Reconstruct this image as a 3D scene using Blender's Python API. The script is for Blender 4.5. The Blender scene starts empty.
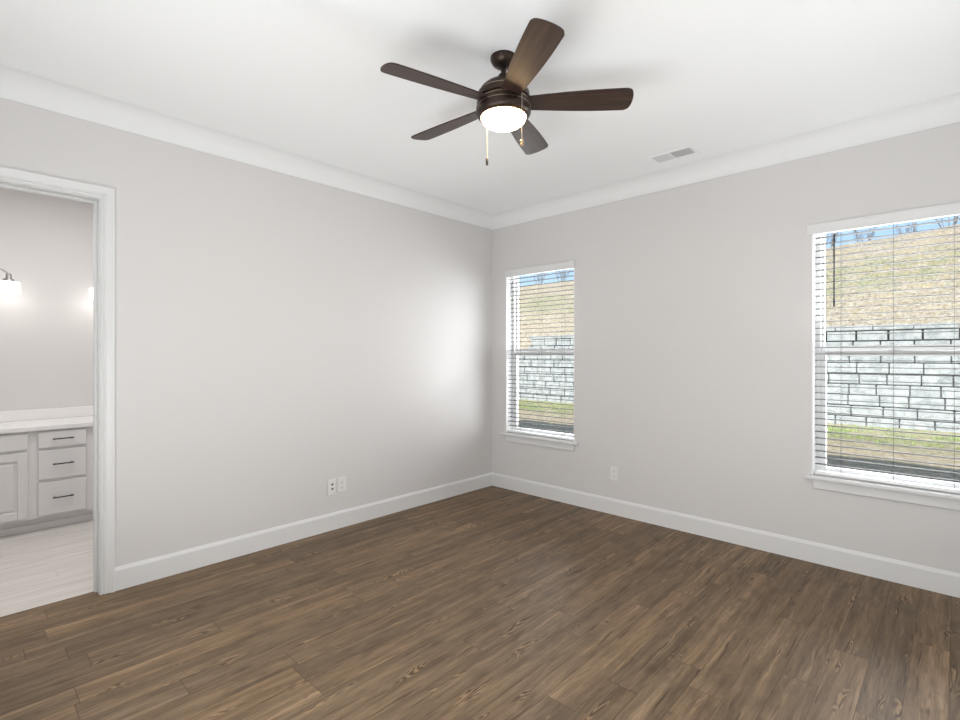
import bpy, bmesh, math, random
from mathutils import Vector, Matrix

random.seed(7)
SC = bpy.context.scene
COL = SC.collection
PI = math.pi

# ------------------------------------------------------------------ camera
CAMX, CAMY, CAMZ = 3.478, -3.847, 1.34
YAW = math.radians(43.48)
cam_d = bpy.data.cameras.new('camera')
cam = bpy.data.objects.new('camera', cam_d)
COL.objects.link(cam)
cam.location = (CAMX, CAMY, CAMZ)
cam.rotation_euler = (PI / 2, 0, YAW)
cam_d.sensor_width = 36.0
cam_d.lens = 503.0 / 960.0 * 36.0
cam_d.shift_y = -5.0 / 960.0
cam_d.clip_start = 0.02
cam_d.clip_end = 400
SC.camera = cam

# ------------------------------------------------------------------ world, sun, area lights, exposure
SC.view_settings.view_transform = 'Standard'
SC.view_settings.look = 'None'
SC.view_settings.exposure = 0.37
SC.cycles.caustics_reflective = False
SC.cycles.caustics_refractive = False
SC.view_settings.gamma = 1.0
SC.view_settings.use_curve_mapping = False

wd = bpy.data.worlds.new('sky')
SC.world = wd
wd.use_nodes = True
wn = wd.node_tree
wn.nodes.clear()
w_out = wn.nodes.new('ShaderNodeOutputWorld')
w_bg = wn.nodes.new('ShaderNodeBackground')
w_sky = wn.nodes.new('ShaderNodeTexSky')
w_sky.sky_type = 'NISHITA'
w_sky.sun_disc = False
w_sky.sun_elevation = math.radians(38)
w_sky.sun_rotation = math.radians(170)
w_sky.air_density = 1.0
w_sky.dust_density = 0.8
w_sky.ozone_density = 1.5
w_bg.inputs['Strength'].default_value = 0.13
wn.links.new(w_sky.outputs[0], w_bg.inputs[0])
wn.links.new(w_bg.outputs[0], w_out.inputs[0])


def light(name, kind, loc, power, color, rot=(0, 0, 0), size=None, size_y=None):
    d = bpy.data.lights.new(name, kind)
    d.energy = power
    d.color = color
    if kind == 'AREA':
        d.shape = 'RECTANGLE'
        d.size = size
        d.size_y = size_y
    elif kind == 'POINT':
        d.shadow_soft_size = size
    elif kind == 'SUN':
        d.angle = math.radians(0.6)
    o = bpy.data.objects.new(name, d)
    o.location = loc
    o.rotation_euler = rot
    COL.objects.link(o)
    return o


sun = light('sun', 'SUN', (2, -10, 12), 3.6, (1.0, 0.965, 0.91))
sun.rotation_euler = Vector((-0.12, 1.0, -0.773)).to_track_quat('-Z', 'Y').to_euler()

# added fill by two unseen walls; lamps standing in for daylight at the windows
light('fill_behind', 'AREA', (2.45, -4.18, 1.15), 64, (0.965, 0.99, 1.0), (math.radians(113), 0, 0), 2.6, 1.8)
light('fill_side', 'AREA', (3.80, -2.4, 1.20), 4, (0.97, 0.99, 1.0), (math.radians(104), 0, PI / 2), 3.0, 1.8)
light('daylight_window_one', 'AREA', (0.59, -0.024, 1.35), 2.8, (0.97, 0.99, 1.0), (math.radians(-145), 0, 0), 0.72, 1.45)
light('daylight_window_two', 'AREA', (3.21, -0.05, 1.35), 13, (0.97, 0.99, 1.0), (math.radians(-122), 0, 0), 0.72, 1.45)
light('daylight_reveal_one', 'AREA', (0.59, 0.34, 1.35), 30, (0.98, 0.99, 1.0), (-PI / 2, 0, 0), 0.75, 1.5)
light('daylight_reveal_two', 'AREA', (3.21, 0.34, 1.35), 40, (0.98, 0.99, 1.0), (-PI / 2, 0, 0), 0.75, 1.5)
light('bathroom_fill', 'AREA', (-0.70, -3.3, 2.70), 21, (0.99, 0.985, 0.98), (0, 0, 0), 0.9, 1.6)  # added fill below the bathroom ceiling, no fitting there

# ------------------------------------------------------------------ material helpers


class NT:
    def __init__(self, name):
        self.m = bpy.data.materials.new(name)
        self.m.use_nodes = True
        self.t = self.m.node_tree
        self.t.nodes.clear()
        self.out = self.t.nodes.new('ShaderNodeOutputMaterial')

    def n(self, kind, **kw):
        nd = self.t.nodes.new('ShaderNode' + kind)
        for k, v in kw.items():
            setattr(nd, k, v)
        return nd

    def set(self, sock, v):
        if isinstance(v, bpy.types.NodeSocket):
            self.t.links.new(v, sock)
        elif v is not None:
            sock.default_value = v

    def math(self, op, a, b=None, c=None, clamp=False):
        nd = self.n('Math', operation=op)
        nd.use_clamp = clamp
        self.set(nd.inputs[0], a)
        if b is not None:
            self.set(nd.inputs[1], b)
        if c is not None:
            self.set(nd.inputs[2], c)
        return nd.outputs[0]

    def xyz(self, x, y, z):
        nd = self.n('CombineXYZ')
        for i, v in enumerate((x, y, z)):
            self.set(nd.inputs[i], v)
        return nd.outputs[0]

    def coord(self, which='Object'):
        tc = self.n('TexCoord')
        sp = self.n('SeparateXYZ')
        self.t.links.new(tc.outputs[which], sp.inputs[0])
        return tc.outputs[which], sp.outputs[0], sp.outputs[1], sp.outputs[2]

    def noise(self, vec, scale, detail=3, rough=0.55, dist=0.0):
        nd = self.n('TexNoise')
        self.set(nd.inputs['Vector'], vec)
        nd.inputs['Scale'].default_value = scale
        nd.inputs['Detail'].default_value = detail
        nd.inputs['Roughness'].default_value = rough
        nd.inputs['Distortion'].default_value = dist
        return nd.outputs['Fac']

    def white(self, vec):
        nd = self.n('TexWhiteNoise', noise_dimensions='3D')
        self.set(nd.inputs['Vector'], vec)
        return nd.outputs['Value']

    def ramp(self, fac, stops):
        nd = self.n('ValToRGB')
        el = nd.color_ramp.elements
        while len(el) < len(stops):
            el.new(0.5)
        for e, (p, c) in zip(el, stops):
            e.position = p
            e.color = (c[0], c[1], c[2], 1)
        self.set(nd.inputs[0], fac)
        return nd.outputs[0]

    def mix(self, fac, a, b, mode='MIX'):
        nd = self.n('Mix', data_type='RGBA', blend_type=mode)
        self.set(nd.inputs[0], fac)
        self.set(nd.inputs[6], (*a, 1) if isinstance(a, tuple) else a)
        self.set(nd.inputs[7], (*b, 1) if isinstance(b, tuple) else b)
        return nd.outputs[2]

    def maprange(self, v, a, b, c=0.0, d=1.0):
        nd = self.n('MapRange')
        self.set(nd.inputs[0], v)
        for i, x in enumerate((a, b, c, d)):
            nd.inputs[i + 1].default_value = x
        return nd.outputs[0]

    def bump(self, h, strength=0.2, dist=0.002):
        nd = self.n('Bump')
        nd.inputs['Strength'].default_value = strength
        nd.inputs['Distance'].default_value = dist
        self.set(nd.inputs['Height'], h)
        return nd.outputs[0]

    def pbr(self, col, rough=0.5, metal=0.0, normal=None, spec=None, emis=None, estr=0.0):
        b = self.n('BsdfPrincipled')
        self.set(b.inputs['Base Color'], (*col, 1) if isinstance(col, tuple) else col)
        self.set(b.inputs['Roughness'], rough)
        b.inputs['Metallic'].default_value = metal
        if spec is not None:
            b.inputs['Specular IOR Level'].default_value = spec
        if normal is not None:
            self.t.links.new(normal, b.inputs['Normal'])
        if emis is not None:
            b.inputs['Emission Color'].default_value = (*emis, 1)
            b.inputs['Emission Strength'].default_value = estr
        self.t.links.new(b.outputs[0], self.out.inputs[0])
        return self.m


def s2l(r, g, b):
    f = lambda c: (c / 255 / 12.92) if c <= 10 else ((c / 255 + 0.055) / 1.055) ** 2.4
    return (f(r), f(g), f(b))


def paint(name, col, rough, bscale=180, bstr=0.06, var=0.02):
    t = NT(name)
    v, x, y, z = t.coord()
    n = t.noise(v, bscale, 2)
    n2 = t.noise(v, 0.9, 2)
    c2 = tuple(c * (1 - var) for c in col)
    c = t.mix(n2, c2, col)
    return t.pbr(c, rough, normal=t.bump(n, bstr, 0.001))


M = {}
M['wall'] = paint('greige_wall_paint', (0.695, 0.682, 0.676), 0.46, 160, 0.05)
M['bath_wall'] = paint('warm_bath_paint', (0.66, 0.635, 0.62), 0.45, 160, 0.05)
M['ceiling'] = paint('ceiling_paint', (0.935, 0.95, 0.955), 0.7, 220, 0.08)
M['trim'] = paint('white_trim_paint', (0.755, 0.76, 0.76), 0.4, 90, 0.0, 0.0)
M['cove'] = paint('cove_paint', (0.835, 0.845, 0.85), 0.6, 120, 0.0, 0.0)
M['vinyl'] = paint('white_vinyl', (0.90, 0.905, 0.905), 0.35, 60, 0.01)
M['slat'] = paint('blind_slat_backlit', (0.075, 0.075, 0.073), 0.85, 60, 0.02)  # white slats darkened: their backlit shade is put into the base colour
M['cord'] = paint('ladder_cord_grey', (0.10, 0.10, 0.095), 0.7, 900, 0.1)
M['plate'] = paint('white_wall_plate', (0.80, 0.80, 0.79), 0.3, 60, 0.01)
M['slot'] = paint('dark_slot', (0.02, 0.02, 0.02), 0.5, 60, 0.01)
M['cabinet'] = paint('warm_white_cabinet_paint', (0.72, 0.70, 0.69), 0.4, 90, 0.02)
M['counter'] = paint('cultured_marble', (0.82, 0.80, 0.79), 0.22, 30, 0.01, 0.05)
M['black'] = paint('matte_black_metal', (0.015, 0.015, 0.016), 0.4, 300, 0.03)
M['siding'] = paint('pale_siding', (0.6, 0.6, 0.58), 0.7, 30, 0.05)
M['shingle'] = paint('roof_shingle', (0.10, 0.095, 0.09), 0.9, 30, 0.4)


def wood_floor():
    t = NT('brown_plank_floor')
    v, x, y, z = t.coord()
    W, L = 0.128, 1.22
    row = t.math('FLOOR', t.math('DIVIDE', x, W))
    off = t.math('MULTIPLY', t.white(t.xyz(row, 3.1, 0.0)), L)
    ys = t.math('DIVIDE', t.math('ADD', y, off), L)
    cell = t.math('FLOOR', ys)
    r1 = t.white(t.xyz(row, cell, 1.0))
    r2 = t.white(t.xyz(row, cell, 7.0))
    fx = t.math('FRACT', t.math('DIVIDE', x, W))
    fy = t.math('FRACT', ys)
    ex = t.math('MINIMUM', fx, t.math('SUBTRACT', 1.0, fx))
    ey = t.math('MINIMUM', fy, t.math('SUBTRACT', 1.0, fy))
    seam = t.math('MINIMUM', t.maprange(ex, 0.0, 0.014), t.maprange(ey, 0.0, 0.0018))
    # grain: every plank looks at another place of the noise
    gx = t.math('ADD', x, t.math('MULTIPLY', r1, 37.0))
    gy = t.math('ADD', y, t.math('MULTIPLY', r2, 53.0))
    warp = t.noise(t.xyz(t.math('MULTIPLY', gx, 6.0), t.math('MULTIPLY', gy, 1.8), r1), 1.0, 3)
    gx2 = t.math('ADD', gx, t.math('MULTIPLY', t.math('SUBTRACT', warp, 0.5), 0.05))
    fine = t.noise(t.xyz(t.math('MULTIPLY', gx2, 110.0), t.math('MULTIPLY', gy, 7.0), r1), 1.0, 4, 0.7)
    broad = t.noise(t.xyz(t.math('MULTIPLY', gx2, 22.0), t.math('MULTIPLY', gy, 0.8), r2), 1.0, 4, 0.6)
    blot = t.noise(t.xyz(t.math('MULTIPLY', gx, 11.0), t.math('MULTIPLY', gy, 4.5), r1), 1.0, 4, 0.6)
    # cathedral figure: contour lines of a stretched noise, only here and there
    hill = t.noise(t.xyz(t.math('MULTIPLY', gx, 15.0), t.math('MULTIPLY', gy, 2.4), r2), 1.0, 2.0, 0.5)
    wave = t.math('SINE', t.math('MULTIPLY', hill, 120.0))
    where = t.noise(t.xyz(t.math('MULTIPLY', gx, 16.0), t.math('MULTIPLY', gy, 2.6), t.math('ADD', r1, 9.0)), 1.0, 1)
    mask = t.maprange(where, 0.625, 0.70)
    ring = t.math('MULTIPLY', t.maprange(wave, 0.0, 0.9), mask)
    rlite = t.math('MULTIPLY', t.maprange(wave, -0.1, -0.9), mask)
    # dark cracks along the grain
    crk = t.noise(t.xyz(t.math('MULTIPLY', gx2, 60.0), t.math('MULTIPLY', gy, 2.6), t.math('ADD', r2, 4.0)), 1.0, 2, 0.5)
    crk = t.maprange(crk, 0.66, 0.71)
    # knots
    vo = t.n('TexVoronoi')
    vo.inputs['Scale'].default_value = 1.0
    t.set(vo.inputs['Vector'], t.xyz(t.math('MULTIPLY', gx2, 9.0), t.math('MULTIPLY', gy, 4.0), r1))
    knot = t.maprange(vo.outputs['Distance'], 0.04, 0.24, 1.0, 0.0)
    knot = t.math('MULTIPLY', knot, t.maprange(t.white(vo.outputs['Position']), 0.72, 0.74))
    base = t.ramp(broad, [(0.26, s2l(98, 84, 68)), (0.44, s2l(120, 102, 82)), (0.58, s2l(134, 114, 92)), (0.72, s2l(162, 139, 113))])
    base = t.mix(t.math('MULTIPLY', t.maprange(fine, 0.40, 0.70), 0.50), base, s2l(82, 65, 49))
    mid = t.noise(t.xyz(t.math('MULTIPLY', gx2, 58.0), t.math('MULTIPLY', gy, 3.6), r2), 1.0, 6, 0.75)
    base = t.mix(t.math('MULTIPLY', t.maprange(mid, 0.52, 0.60), 0.42), base, s2l(88, 73, 58))
    base = t.mix(t.math('MULTIPLY', t.maprange(mid, 0.44, 0.36), 0.32), base, s2l(156, 134, 109))
    tone = t.ramp(r1, [(0.0, (0.84, 0.84, 0.85)), (0.35, (0.95, 0.95, 0.95)), (0.7, (1.04, 1.02, 0.99)), (1.0, (1.14, 1.10, 1.04))])
    base = t.mix(1.0, base, tone, 'MULTIPLY')
    base = t.mix(t.math('MULTIPLY', t.maprange(blot, 0.52, 0.74), 0.60), base, s2l(84, 70, 56))
    base = t.mix(t.math('MULTIPLY', rlite, 0.55), base, s2l(172, 144, 112))
    base = t.mix(t.math('MULTIPLY', ring, 0.70), base, s2l(62, 46, 33))
    base = t.mix(t.math('MULTIPLY', crk, 0.65), base, s2l(62, 48, 36))
    base = t.mix(t.math('MULTIPLY', knot, 0.65), base, s2l(60, 47, 37))
    base = t.mix(seam, s2l(74, 59, 45), base)
    h = t.math('ADD', t.math('MULTIPLY', fine, 0.3), seam)
    return t.pbr(base, 0.46, normal=t.bump(h, 0.12, 0.002), spec=0.14)


def tile_floor():
    t = NT('pale_plank_tile')
    v, x, y, z = t.coord()
    W, L = 0.155, 1.2
    row = t.math('FLOOR', t.math('DIVIDE', x, W))
    off = t.math('MULTIPLY', t.white(t.xyz(row, 3.1, 0.0)), L)
    ys = t.math('DIVIDE', t.math('ADD', y, off), L)
    cell = t.math('FLOOR', ys)
    r1 = t.white(t.xyz(row, cell, 1.0))
    fx = t.math('FRACT', t.math('DIVIDE', x, W))
    fy = t.math('FRACT', ys)
    ex = t.math('MINIMUM', fx, t.math('SUBTRACT', 1.0, fx))
    ey = t.math('MINIMUM', fy, t.math('SUBTRACT', 1.0, fy))
    seam = t.math('MINIMUM', t.maprange(ex, 0.0, 0.012), t.maprange(ey, 0.0, 0.002))
    g = t.noise(t.xyz(t.math('MULTIPLY', x, 25.0), t.math('MULTIPLY', y, 2.0), r1), 1.0, 4, 0.6)
    c = t.ramp(g, [(0.25, s2l(196, 190, 184)), (0.6, s2l(214, 209, 204)), (0.8, s2l(224, 220, 215))])
    c = t.mix(seam, s2l(176, 170, 164), c)
    return t.pbr(c, 0.4)


def blade_wood():
    t = NT('espresso_blade_wood')
    v, x, y, z = t.coord('Object')
    g = t.noise(t.xyz(t.math('MULTIPLY', x, 2.5), t.math('MULTIPLY', y, 60.0), z), 1.0, 4, 0.6)
    c = t.ramp(g, [(0.3, s2l(46, 33, 28)), (0.55, s2l(60, 45, 38)), (0.75, s2l(78, 58, 48))])
    return t.pbr(c, 0.42, normal=t.bump(g, 0.03, 0.001), spec=0.28)


def bronze():
    t = NT('oil_rubbed_bronze')
    v, x, y, z = t.coord()
    g = t.noise(v, 40, 3)
    c = t.ramp(g, [(0.3, s2l(52, 43, 38)), (0.7, s2l(70, 58, 50))])
    return t.pbr(c, 0.36, metal=0.75)


def glow(name, col, strength):
    t = NT(name)
    v, x, y, z = t.coord()
    n = t.noise(v, 8, 1)
    return t.pbr(t.mix(n, (0.85, 0.84, 0.82), (0.9, 0.89, 0.88)), 0.3, emis=col, estr=strength)


def pane_glass():
    t = NT('clear_window_glass')
    tr = t.n('BsdfTransparent')
    tr.inputs[0].default_value = (0.975, 0.98, 0.985, 1)
    gl = t.n('BsdfGlossy')
    gl.inputs['Roughness'].default_value = 0.02
    fr = t.n('Fresnel')
    fr.inputs[0].default_value = 1.45
    mx = t.n('MixShader')
    t.t.links.new(t.math('MULTIPLY', fr.outputs[0], 0.35), mx.inputs[0])
    t.t.links.new(tr.outputs[0], mx.inputs[1])
    t.t.links.new(gl.outputs[0], mx.inputs[2])
    t.t.links.new(mx.outputs[0], t.out.inputs[0])
    return t.m


def block_stone():
    t = NT('split_face_block')
    v, x, y, z = t.coord()
    g = t.noise(v, 7, 5, 0.65)
    g2 = t.noise(v, 38, 4, 0.7)
    c = t.ramp(g, [(0.3, s2l(146, 154, 155)), (0.5, s2l(190, 197, 198)), (0.7, s2l(214, 219, 219))])
    c = t.mix(t.math('MULTIPLY', t.maprange(g2, 0.45, 0.75), 0.5), c, s2l(132, 142, 145))
    return t.pbr(c, 0.9, normal=t.bump(t.math('ADD', g, g2), 0.7, 0.03))


def joint_dark():
    t = NT('dark_block_joint')
    v, x, y, z = t.coord()
    g = t.noise(v, 20, 2)
    return t.pbr(t.ramp(g, [(0.3, (0.012, 0.014, 0.014)), (0.7, (0.03, 0.032, 0.03))]), 0.95)


TAN = [(0.25, s2l(160, 143, 118)), (0.5, s2l(219, 206, 182)), (0.75, s2l(243, 236, 219))]
GRN = [(0.25, s2l(92, 112, 62)), (0.5, s2l(160, 174, 116)), (0.75, s2l(220, 222, 180))]


def lawn(name, bands, joint, dark, tans):
    t = NT(name)
    v, x, y, z = t.coord()
    f1 = t.maprange(t.noise(v, 15, 5, 0.8), 0.25, 0.75)
    big = t.noise(t.xyz(t.math('MULTIPLY', x, 0.35), y, z), 0.9, 4, 0.6)
    tan = t.ramp(f1, tans)
    grn = t.ramp(f1, GRN)
    # grass grows in bands along the slope with ragged edges
    yy = t.math('ADD', y, t.math('MULTIPLY', t.math('SUBTRACT', big, 0.5), joint))
    fac = t.ramp(t.maprange(yy, 0.0, 20.0), [(p, (g, g, g)) for p, g in bands])
    patch = t.maprange(t.noise(v, 2.2, 4, 0.65), 0.35, 0.62)
    fac = t.math('MULTIPLY', fac, patch)
    c = t.mix(fac, tan, grn)
    dk = t.maprange(t.noise(v, 26, 4, 0.8), 0.58, 0.75)
    c = t.mix(t.math('MULTIPLY', dk, dark), c, s2l(96, 84, 58))
    return t.pbr(c, 0.95, normal=t.bump(f1, 0.8, 0.05))


def bark():
    t = NT('grey_bark')
    v, x, y, z = t.coord()
    g = t.noise(t.xyz(t.math('MULTIPLY', x, 12.0), t.math('MULTIPLY', y, 12.0), t.math('MULTIPLY', z, 2.0)), 1.0, 4)
    return t.pbr(t.ramp(g, [(0.3, s2l(92, 88, 86)), (0.7, s2l(142, 136, 130))]), 0.9)


def metal(name, col, rough):
    t = NT(name)
    v, x, y, z = t.coord()
    g = t.noise(v, 60, 2)
    return t.pbr(t.mix(g, tuple(c * 0.9 for c in col), col), rough, metal=1.0)


M['floor'] = wood_floor()
M['tile'] = tile_floor()
M['blade'] = blade_wood()
M['bronze'] = bronze()
M['globe'] = glow('frosted_globe_glow', (1.0, 0.68, 0.36), 28.0)
M['shade'] = glow('frosted_shade_glow', (1.0, 0.97, 0.93), 1.25)
M['glass'] = pane_glass()
M['block'] = block_stone()
M['joint'] = joint_dark()
M['lawn'] = lawn('patchy_lawn', [(0.0, 0.2), (0.28, 0.15), (0.31, 0.9), (0.40, 0.95), (0.425, 0.4)], 1.6, 0.45, [(0.25, s2l(190, 168, 134)), (0.5, s2l(238, 217, 178)), (0.75, s2l(250, 238, 212))])
M['hill'] = lawn('dry_hill_grass', [(0.0, 0.1), (0.50, 0.12), (0.55, 0.7), (0.60, 0.65), (0.64, 0.15), (0.70, 0.05)], 2.0, 0.7, TAN)
M['bark'] = bark()
M['nickel'] = metal('brushed_nickel', (0.45, 0.44, 0.42), 0.35)
M['brass'] = metal('antique_brass', (0.65, 0.48, 0.28), 0.3)
M['ring'] = metal('worn_bronze_edge', (0.36, 0.28, 0.21), 0.35)
M['chain'] = metal('bead_chain_metal', (0.55, 0.50, 0.44), 0.35)
M['duct'] = paint('dark_duct', (0.10, 0.10, 0.10), 0.6, 60, 0.01)

# ------------------------------------------------------------------ object helpers
ORG = {}


def thing(name, label, cat, loc=(0, 0, 0), group=None):
    o = bpy.data.objects.new(name, None)
    o.empty_display_size = 0.1
    COL.objects.link(o)
    o.location = loc
    ORG[o] = Vector(loc)
    o['label'] = label
    o['category'] = cat
    if group:
        o['group'] = group
    return o


def obj(name, bm, mat, parent=None, loc=None, label=None, smooth=False):
    """bm is in world coordinates; it is linked as one mesh object with its origin at the thing's base"""
    bmesh.ops.remove_doubles(bm, verts=bm.verts, dist=1e-6)
    bmesh.ops.recalc_face_normals(bm, faces=bm.faces)
    org = ORG[parent] if parent is not None else Vector(loc or (0, 0, 0))
    bmesh.ops.translate(bm, verts=bm.verts, vec=-org)
    me = bpy.data.meshes.new(name)
    bm.to_mesh(me)
    bm.free()
    if smooth:
        for p in me.polygons:
            p.use_smooth = True
        try:
            me.set_sharp_from_angle(angle=math.radians(40))
        except Exception:
            pass
    mats = mat if isinstance(mat, (list, tuple)) else [mat]
    for m in mats:
        me.materials.append(m)
    o = bpy.data.objects.new(name, me)
    COL.objects.link(o)
    if parent is not None:
        o.parent = parent
    else:
        o.location = org
    ORG[o] = org
    if label:
        o['label'] = label
    return o


def struct(name, bm, mat, label, cat, loc=(0, 0, 0), smooth=False):
    o = obj(name, bm, mat, None, loc, label, smooth)
    o['kind'] = 'structure'
    o['category'] = cat
    return o


def box(bm, x0, x1, y0, y1, z0, z1, bev=0.0, seg=1, mi=0):
    r = bmesh.ops.create_cube(bm, size=1.0, matrix=Matrix.Translation(((x0 + x1) / 2, (y0 + y1) / 2, (z0 + z1) / 2)) @ Matrix.Diagonal((abs(x1 - x0), abs(y1 - y0), abs(z1 - z0), 1)))
    vs = r['verts']
    fs = set(f for v in vs for f in v.link_faces)
    for f in fs:
        f.material_index = mi
    if bev > 0:
        es = list(set(e for v in vs for e in v.link_edges))
        bmesh.ops.bevel(bm, geom=es, offset=bev, segments=seg, profile=0.5, affect='EDGES', clamp_overlap=True)
    return vs


def bxm(*a, **k):
    bm = bmesh.new()
    box(bm, *a, **k)
    return bm


def lathe(bm, prof, c, n=48, cap0=True, cap1=True):
    """prof: list of (radius, z)"""
    rings = []
    for r, z in prof:
        if r < 1e-6:
            rings.append([bm.verts.new((c[0], c[1], c[2] + z))])
        else:
            rings.append([bm.verts.new((c[0] + r * math.cos(2 * PI * i / n), c[1] + r * math.sin(2 * PI * i / n), c[2] + z)) for i in range(n)])
    for a, b in zip(rings, rings[1:]):
        for i in range(n):
            j = (i + 1) % n
            if len(a) == 1 and len(b) == 1:
                continue
            if len(a) == 1:
                bm.faces.new((a[0], b[j], b[i]))
            elif len(b) == 1:
                bm.faces.new((a[i], a[j], b[0]))
            else:
                bm.faces.new((a[i], a[j], b[j], b[i]))
    if cap0 and len(rings[0]) > 1:
        bm.faces.new(rings[0])
    if cap1 and len(rings[-1]) > 1:
        bm.faces.new(rings[-1])


def tube(bm, pts, rad, n=8):
    pts = [Vector(p) for p in pts]
    rads = rad if isinstance(rad, (list, tuple)) else [rad] * len(pts)
    rings = []
    up = Vector((0, 0, 1))
    for i, p in enumerate(pts):
        d = (pts[min(i + 1, len(pts) - 1)] - pts[max(i - 1, 0)]).normalized()
        a = d.cross(up)
        if a.length < 1e-3:
            a = d.cross(Vector((1, 0, 0)))
        a.normalize()
        b = d.cross(a).normalized()
        rings.append([bm.verts.new(p + (a * math.cos(2 * PI * k / n) + b * math.sin(2 * PI * k / n)) * rads[i]) for k in range(n)])
    for r0, r1 in zip(rings, rings[1:]):
        for k in range(n):
            j = (k + 1) % n
            bm.faces.new((r0[k], r0[j], r1[j], r1[k]))
    bm.faces.new(rings[0])
    bm.faces.new(rings[-1])


def run(bm, prof, p0, p1, nrm, m0=0.0, m1=0.0):
    """extrude a profile of (distance from wall, z) from p0 to p1; m0/m1 mitre the ends inwards by m*distance"""
    p0, p1, nrm = Vector(p0), Vector(p1), Vector(nrm)
    d = (p1 - p0).normalized()
    a = [bm.verts.new(p0 + nrm * q + Vector((0, 0, z)) + d * q * m0) for q, z in prof]
    b = [bm.verts.new(p1 + nrm * q + Vector((0, 0, z)) - d * q * m1) for q, z in prof]
    n = len(prof)
    for i in range(n):
        j = (i + 1) % n
        bm.faces.new((a[i], a[j], b[j], b[i]))
    bm.faces.new(a)
    bm.faces.new(b)


# ------------------------------------------------------------------ the room
RX, RY, HC = 3.85, -4.25, 2.75          # room: x 0..RX, y RY..0, corner seen at the origin
WT = 0.12                                # inner wall thickness
WB = 0.16                                # outer wall thickness
WIN = [(0.19, 0.995), (2.795, 3.61)]      # window openings along x
WZ0, WZ1 = 0.545, 2.18
DY0, DY1, DZ = -4.06, -3.273, 2.212      # doorway in the left wall

bm = bmesh.new()
box(bm, -0.072, RX + 0.02, RY - 0.02, 0.02, -0.02, 0.0)
struct('floor', bm, M['floor'], 'brown wood-look plank floor of the bedroom', 'floor')
struct('ceiling', bxm(-WT, RX + WT, RY - WT, WB, HC, HC + 0.08), M['ceiling'], 'white bedroom ceiling', 'ceiling')

bm = bmesh.new()
box(bm, -WT, 0, DY1 + 0.018, WB, 0, HC)
box(bm, -WT, 0, DY0 - 0.018, DY1 + 0.018, DZ + 0.018, HC)
box(bm, -WT, 0, -4.74, DY0 - 0.018, 0, HC)
struct('wall_left', bm, M['wall'], 'greige wall with the doorway to the bathroom', 'wall')

bm = bmesh.new()
xs = [0.0, WIN[0][0], WIN[0][1], WIN[1][0], WIN[1][1], RX + WT]
for i in range(5):
    if i in (1, 3):
        box(bm, xs[i], xs[i + 1], 0, WB, -0.02, WZ0)
        box(bm, xs[i], xs[i + 1], 0, WB, WZ1, HC)
    else:
        box(bm, xs[i], xs[i + 1], 0, WB, -0.02, HC)
struct('wall_back', bm, M['wall'], 'greige wall with the two windows', 'wall')
struct('wall_right', bxm(RX, RX + WT, RY - WT, 0, 0, HC), M['wall'], 'greige wall on the right, outside the picture', 'wall')
struct('wall_front', bxm(0, RX, RY - WT, RY, 0, HC), M['wall'], 'greige wall behind the viewpoint', 'wall')

# bathroom shell
BX = -2.10
BY0, BY1 = -4.62, -1.85
struct('floor_bathroom', bxm(BX - 0.02, -0.072, BY0 - 0.02, BY1 + 0.02, -0.02, 0.0), M['tile'], 'pale plank tile floor of the bathroom', 'floor')
struct('ceiling_bathroom', bxm(BX - WT, -WT, BY0 - WT, BY1 + WT, HC, HC + 0.08), M['ceiling'], 'white bathroom ceiling', 'ceiling')
struct('wall_bathroom', bxm(BX - WT, BX, BY0 - WT, BY1 + WT, 0, HC), M['bath_wall'], 'warm pale bathroom wall behind the vanity', 'wall')
struct('wall_bathroom_front', bxm(BX, -WT, BY0 - WT, BY0, 0, HC), M['bath_wall'], 'bathroom side wall nearer the viewpoint', 'wall')
struct('wall_bathroom_back', bxm(BX, -WT, BY1, BY1 + WT, 0, HC), M['bath_wall'], 'bathroom side wall farther from the viewpoint', 'wall')

# crown moulding
CR = [(0.0, -0.120), (0.007, -0.120), (0.008, -0.113)]
for k in range(17):
    a = k / 16 * PI / 2
    CR.append((0.008 + 0.110 * (1 - math.cos(a)), -0.113 + 0.110 * math.sin(a)))
CR += [(0.120, -0.0005), (0.0, -0.0005)]
crown = [('trim_1', (0, RY, HC), (0, 0, HC), (1, 0, 0), 'white cove moulding along the left wall'),
         ('trim_2', (0, 0, HC), (RX, 0, HC), (0, -1, 0), 'white cove moulding along the window wall'),
         ('trim_3', (RX, 0, HC), (RX, RY, HC), (-1, 0, 0), 'white cove moulding along the right wall'),
         ('trim_4', (RX, RY, HC), (0, RY, HC), (0, 1, 0), 'white cove moulding behind the viewpoint')]
for nm, a, b, nr, lb in crown:
    bm = bmesh.new()
    run(bm, CR, a, b, nr, 1, 1)
    struct(nm, bm, M['cove'], lb, 'moulding', smooth=True)

# baseboards
BB = [(0.0, 0.0), (0.014, 0.0), (0.014, 0.112), (0.011, 0.120), (0.008, 0.126), (0.006, 0.131), (0.0, 0.131)]
CASW = 0.070
for nm, a, b, nr, m0, m1, lb in [
        ('baseboard_left', (0, DY1 + CASW, 0), (0, 0, 0), (1, 0, 0), 0, 1, 'white baseboard along the left wall'),
        ('baseboard_back', (0, 0, 0), (RX, 0, 0), (0, -1, 0), 1, 1, 'white baseboard under the two windows'),
        ('baseboard_right', (RX, 0, 0), (RX, RY, 0), (-1, 0, 0), 1, 1, 'white baseboard along the right wall'),
        ('baseboard_front', (RX, RY, 0), (0, RY, 0), (0, 1, 0), 1, 1, 'white baseboard behind the viewpoint')]:
    bm = bmesh.new()
    run(bm, BB, a, b, nr, m0, m1)
    struct(nm, bm, M['trim'], lb, 'baseboard')

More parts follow.
